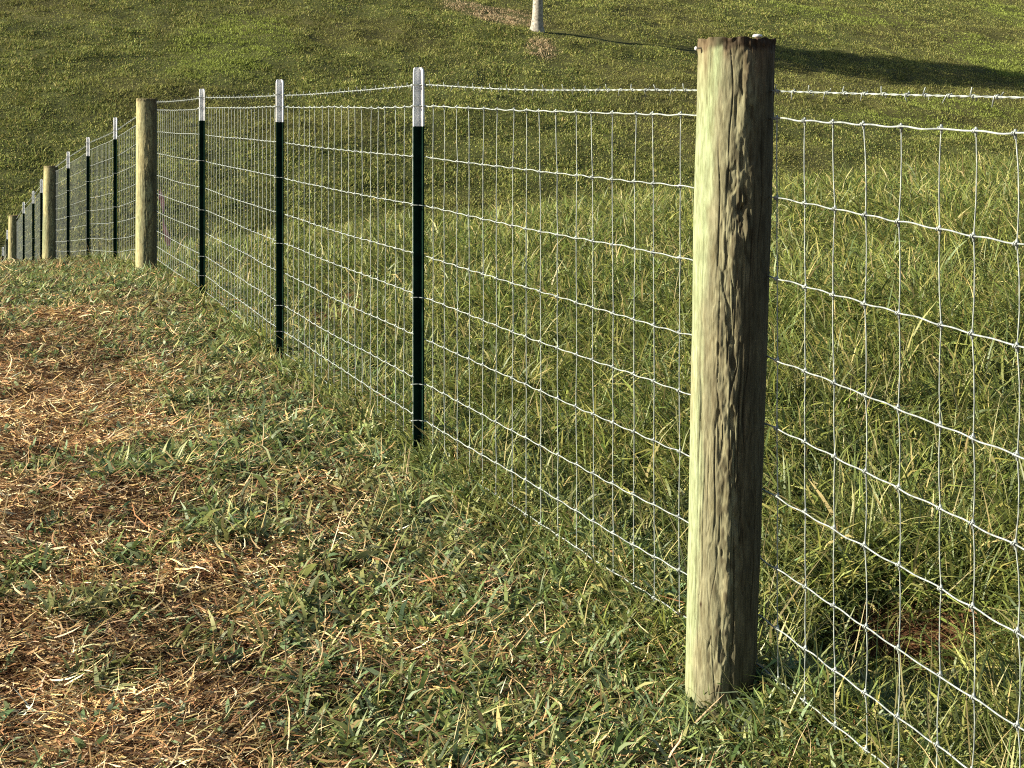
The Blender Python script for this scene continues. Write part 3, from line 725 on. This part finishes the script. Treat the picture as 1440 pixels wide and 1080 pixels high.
bar_root = empty('barbed_wire', gmid); tag(bar_root, 'single barbed wire strand strung just above the woven mesh', 'barbed wire')
s = np.arange(0, Lt, .012); P = wpos(s, BARW)
P[:, 2] += (vnoise(s*1.1, s*0, 120)-.5)*.008
for ph in (0, math.pi):
    a_ = s*2*np.pi/.07+ph
    Q = P+np.array([0, 0, 1.0])[None]*(.0011*np.sin(a_))[:, None]+NR[None]*(.0011*np.cos(a_))[:, None]
    mb_ = MB(); mb_.tube(Q, .0012, 5); o = mb_.build('strand', M_wire); loc_parent(o, bar_root)
rest = MB(); made = 0
for s0 in np.arange(.03, Lt-.02, .068):
    s1 = s0+rng.normal(0, .005); c_ = wpos(np.array([s1]), BARW)[0]; c_[2] += (vnoise(np.array([s1*1.1]), np.array([0.]), 120)[0]-.5)*.008
    tgt = MB() if made < 100 else rest
    T3 = np.array([DR[0], DR[1], 0]); R_ = .0033; up = 1 if made % 2 == 0 else -1
    aa = np.linspace(0, 3*np.pi, 11)
    hel = [c_+T3*((k/10-.5)*.008)+NR*(R_*math.cos(a_))+np.array([0, 0, R_*math.sin(a_)]) for k, a_ in enumerate(aa)]
    def prong(sgn, ln): return T3*rng.normal(-.003*sgn, .003)+np.array([0, 0, sgn*ln])+NR*rng.normal(0, .003)
    tgt.tube([hel[0]+prong(-up, rng.uniform(.005, .009))]+hel+[hel[-1]+prong(up, rng.uniform(.012, .017))], [.0009]+[.0013]*len(hel)+[.0010], 5)
    made += 1
    if made <= 100:
        o = tgt.build('barb', M_wire); loc_parent(o, bar_root)
o = rest.build('barb', M_wire); loc_parent(o, bar_root); o['kind'] = 'stuff'

# ------------------------------------------------------------------ pink marking ribbon by the second wooden post
rx, ry = (224-720)/F*12.25, 12.25; rg = HOR
rz = -(272-HOR)/F*12.25+CZ
rb = MB(); pts = []
L_ = 24
Va = []
for k in range(L_+1):
    t = k/L_; x = rx+.062*t+.006*math.sin(t*9); y = ry+.03+.012*math.sin(t*7); z = rz-.42*t
    wd = .010+.012*abs(math.sin(t*5+.5)); tw = t*4
    for s_, e in ((-1, 0), (1, 0), (1, .0012), (-1, .0012)):
        Va.append((x+s_*wd*math.cos(tw), y+s_*wd*.6*math.sin(tw)+e, z))
Fq = []
for k in range(L_):
    for a in range(4): Fq.append([4*k+a, 4*k+(a+1) % 4, 4*k+4+(a+1) % 4, 4*k+4+a])
Fq += [[0, 1, 2, 3], [4*L_+3, 4*L_+2, 4*L_+1, 4*L_]]
rb.add(Va, Fq)
rb.tube([(rx-.006, ry+.03, rz-.045), (rx+.002, ry+.03, rz-.03), (rx+.006, ry+.03, rz-.01), (rx, ry+.03, rz+.012), (rx+.004, ry+.03, rz+.04)], [.010, .016, .013, .008, .002], 8)
o = rb.build('marking_ribbon', M_ribbon); tag(o, 'faded pink ribbon tied to the mesh beside the second wooden post', 'ribbon')

# ------------------------------------------------------------------ young tree on the hillside
tx, ty = at(755, 46)
tzg = float(gz(tx, ty)); sc_ = ty/80
root = empty('young_tree', (tx, ty, tzg)); tag(root, 'slim pale grey tree trunk rising out of the top of the view on the hillside', 'tree')
tr = MB(); tz = np.linspace(-.3, 9.5, 36)
rad_ = np.interp(tz, [-.3, 0, .25, .8, 2.5, 5, 9.5], [.46, .42, .33, .28, .24, .17, .03])*sc_
px_ = .02*np.clip(tz, 0, 9)+.03*np.sin(tz*1.1); tr.tube(np.stack([px_*.9, .03*tz, tz*sc_], -1), rad_, 12)
for k in range(16):
    z0 = rng.uniform(2.9, 8.6); a = rng.uniform(0, 6.28); Lb = rng.uniform(1.4, 3.0)*(1-.2*(z0-4.2)/4); u = np.linspace(0, 1, 8)
    bxp = float(np.interp(z0, tz, px_*.9)); q = np.stack([bxp+np.cos(a)*Lb*u, .03*z0+np.sin(a)*Lb*u, z0*sc_+Lb*.75*u**1.2], -1); tr.tube(q, np.linspace(.07, .015, 8)*sc_, 6)
cc = np.vstack(tr.v); zc = cc[:, 2:3]
nb = fbm(cc[:, 0]*9+cc[:, 1]*7, cc[:, 2]*3, 130, 3)[:, None]
tcol = np.array([.42, .39, .33])*(.6+.6*nb)
M_bark = paint('grey_bark', (.34, .31, .25), .9, .6, 9, .6)
tr.build('trunk', M_bark, root)
nl = 22000; cl = 120
cp = rng.normal(0, 1, (cl, 3)); cp /= np.linalg.norm(cp, axis=1, keepdims=True); cp *= rng.uniform(.35, 1, (cl, 1))**.6*np.array([3.4, 3.4, 4.6]); cp += np.array([.3, .15, 7.6])
k = rng.integers(0, cl, nl); lp = cp[k]+rng.normal(0, .42, (nl, 3)); lp = lp[lp[:, 2] > 2.7]; n = len(lp)
lc = pal(n, [(.05, .10, .025), (.08, .13, .035), (.04, .08, .02)], None, .2)
V, Fl, cl_ = blades(lp, rng.uniform(0, 6.28, n), rng.uniform(.14, .24, n), rng.uniform(-1, 1, n), rng.uniform(0, .8, n), rng.uniform(.09, .15, n), lc, 2)
mesh_np('crown', V, Fl, M_leaf, root, cl_)
print('verts', sum(len(o.data.vertices) for o in bpy.data.objects if o.type == 'MESH'))
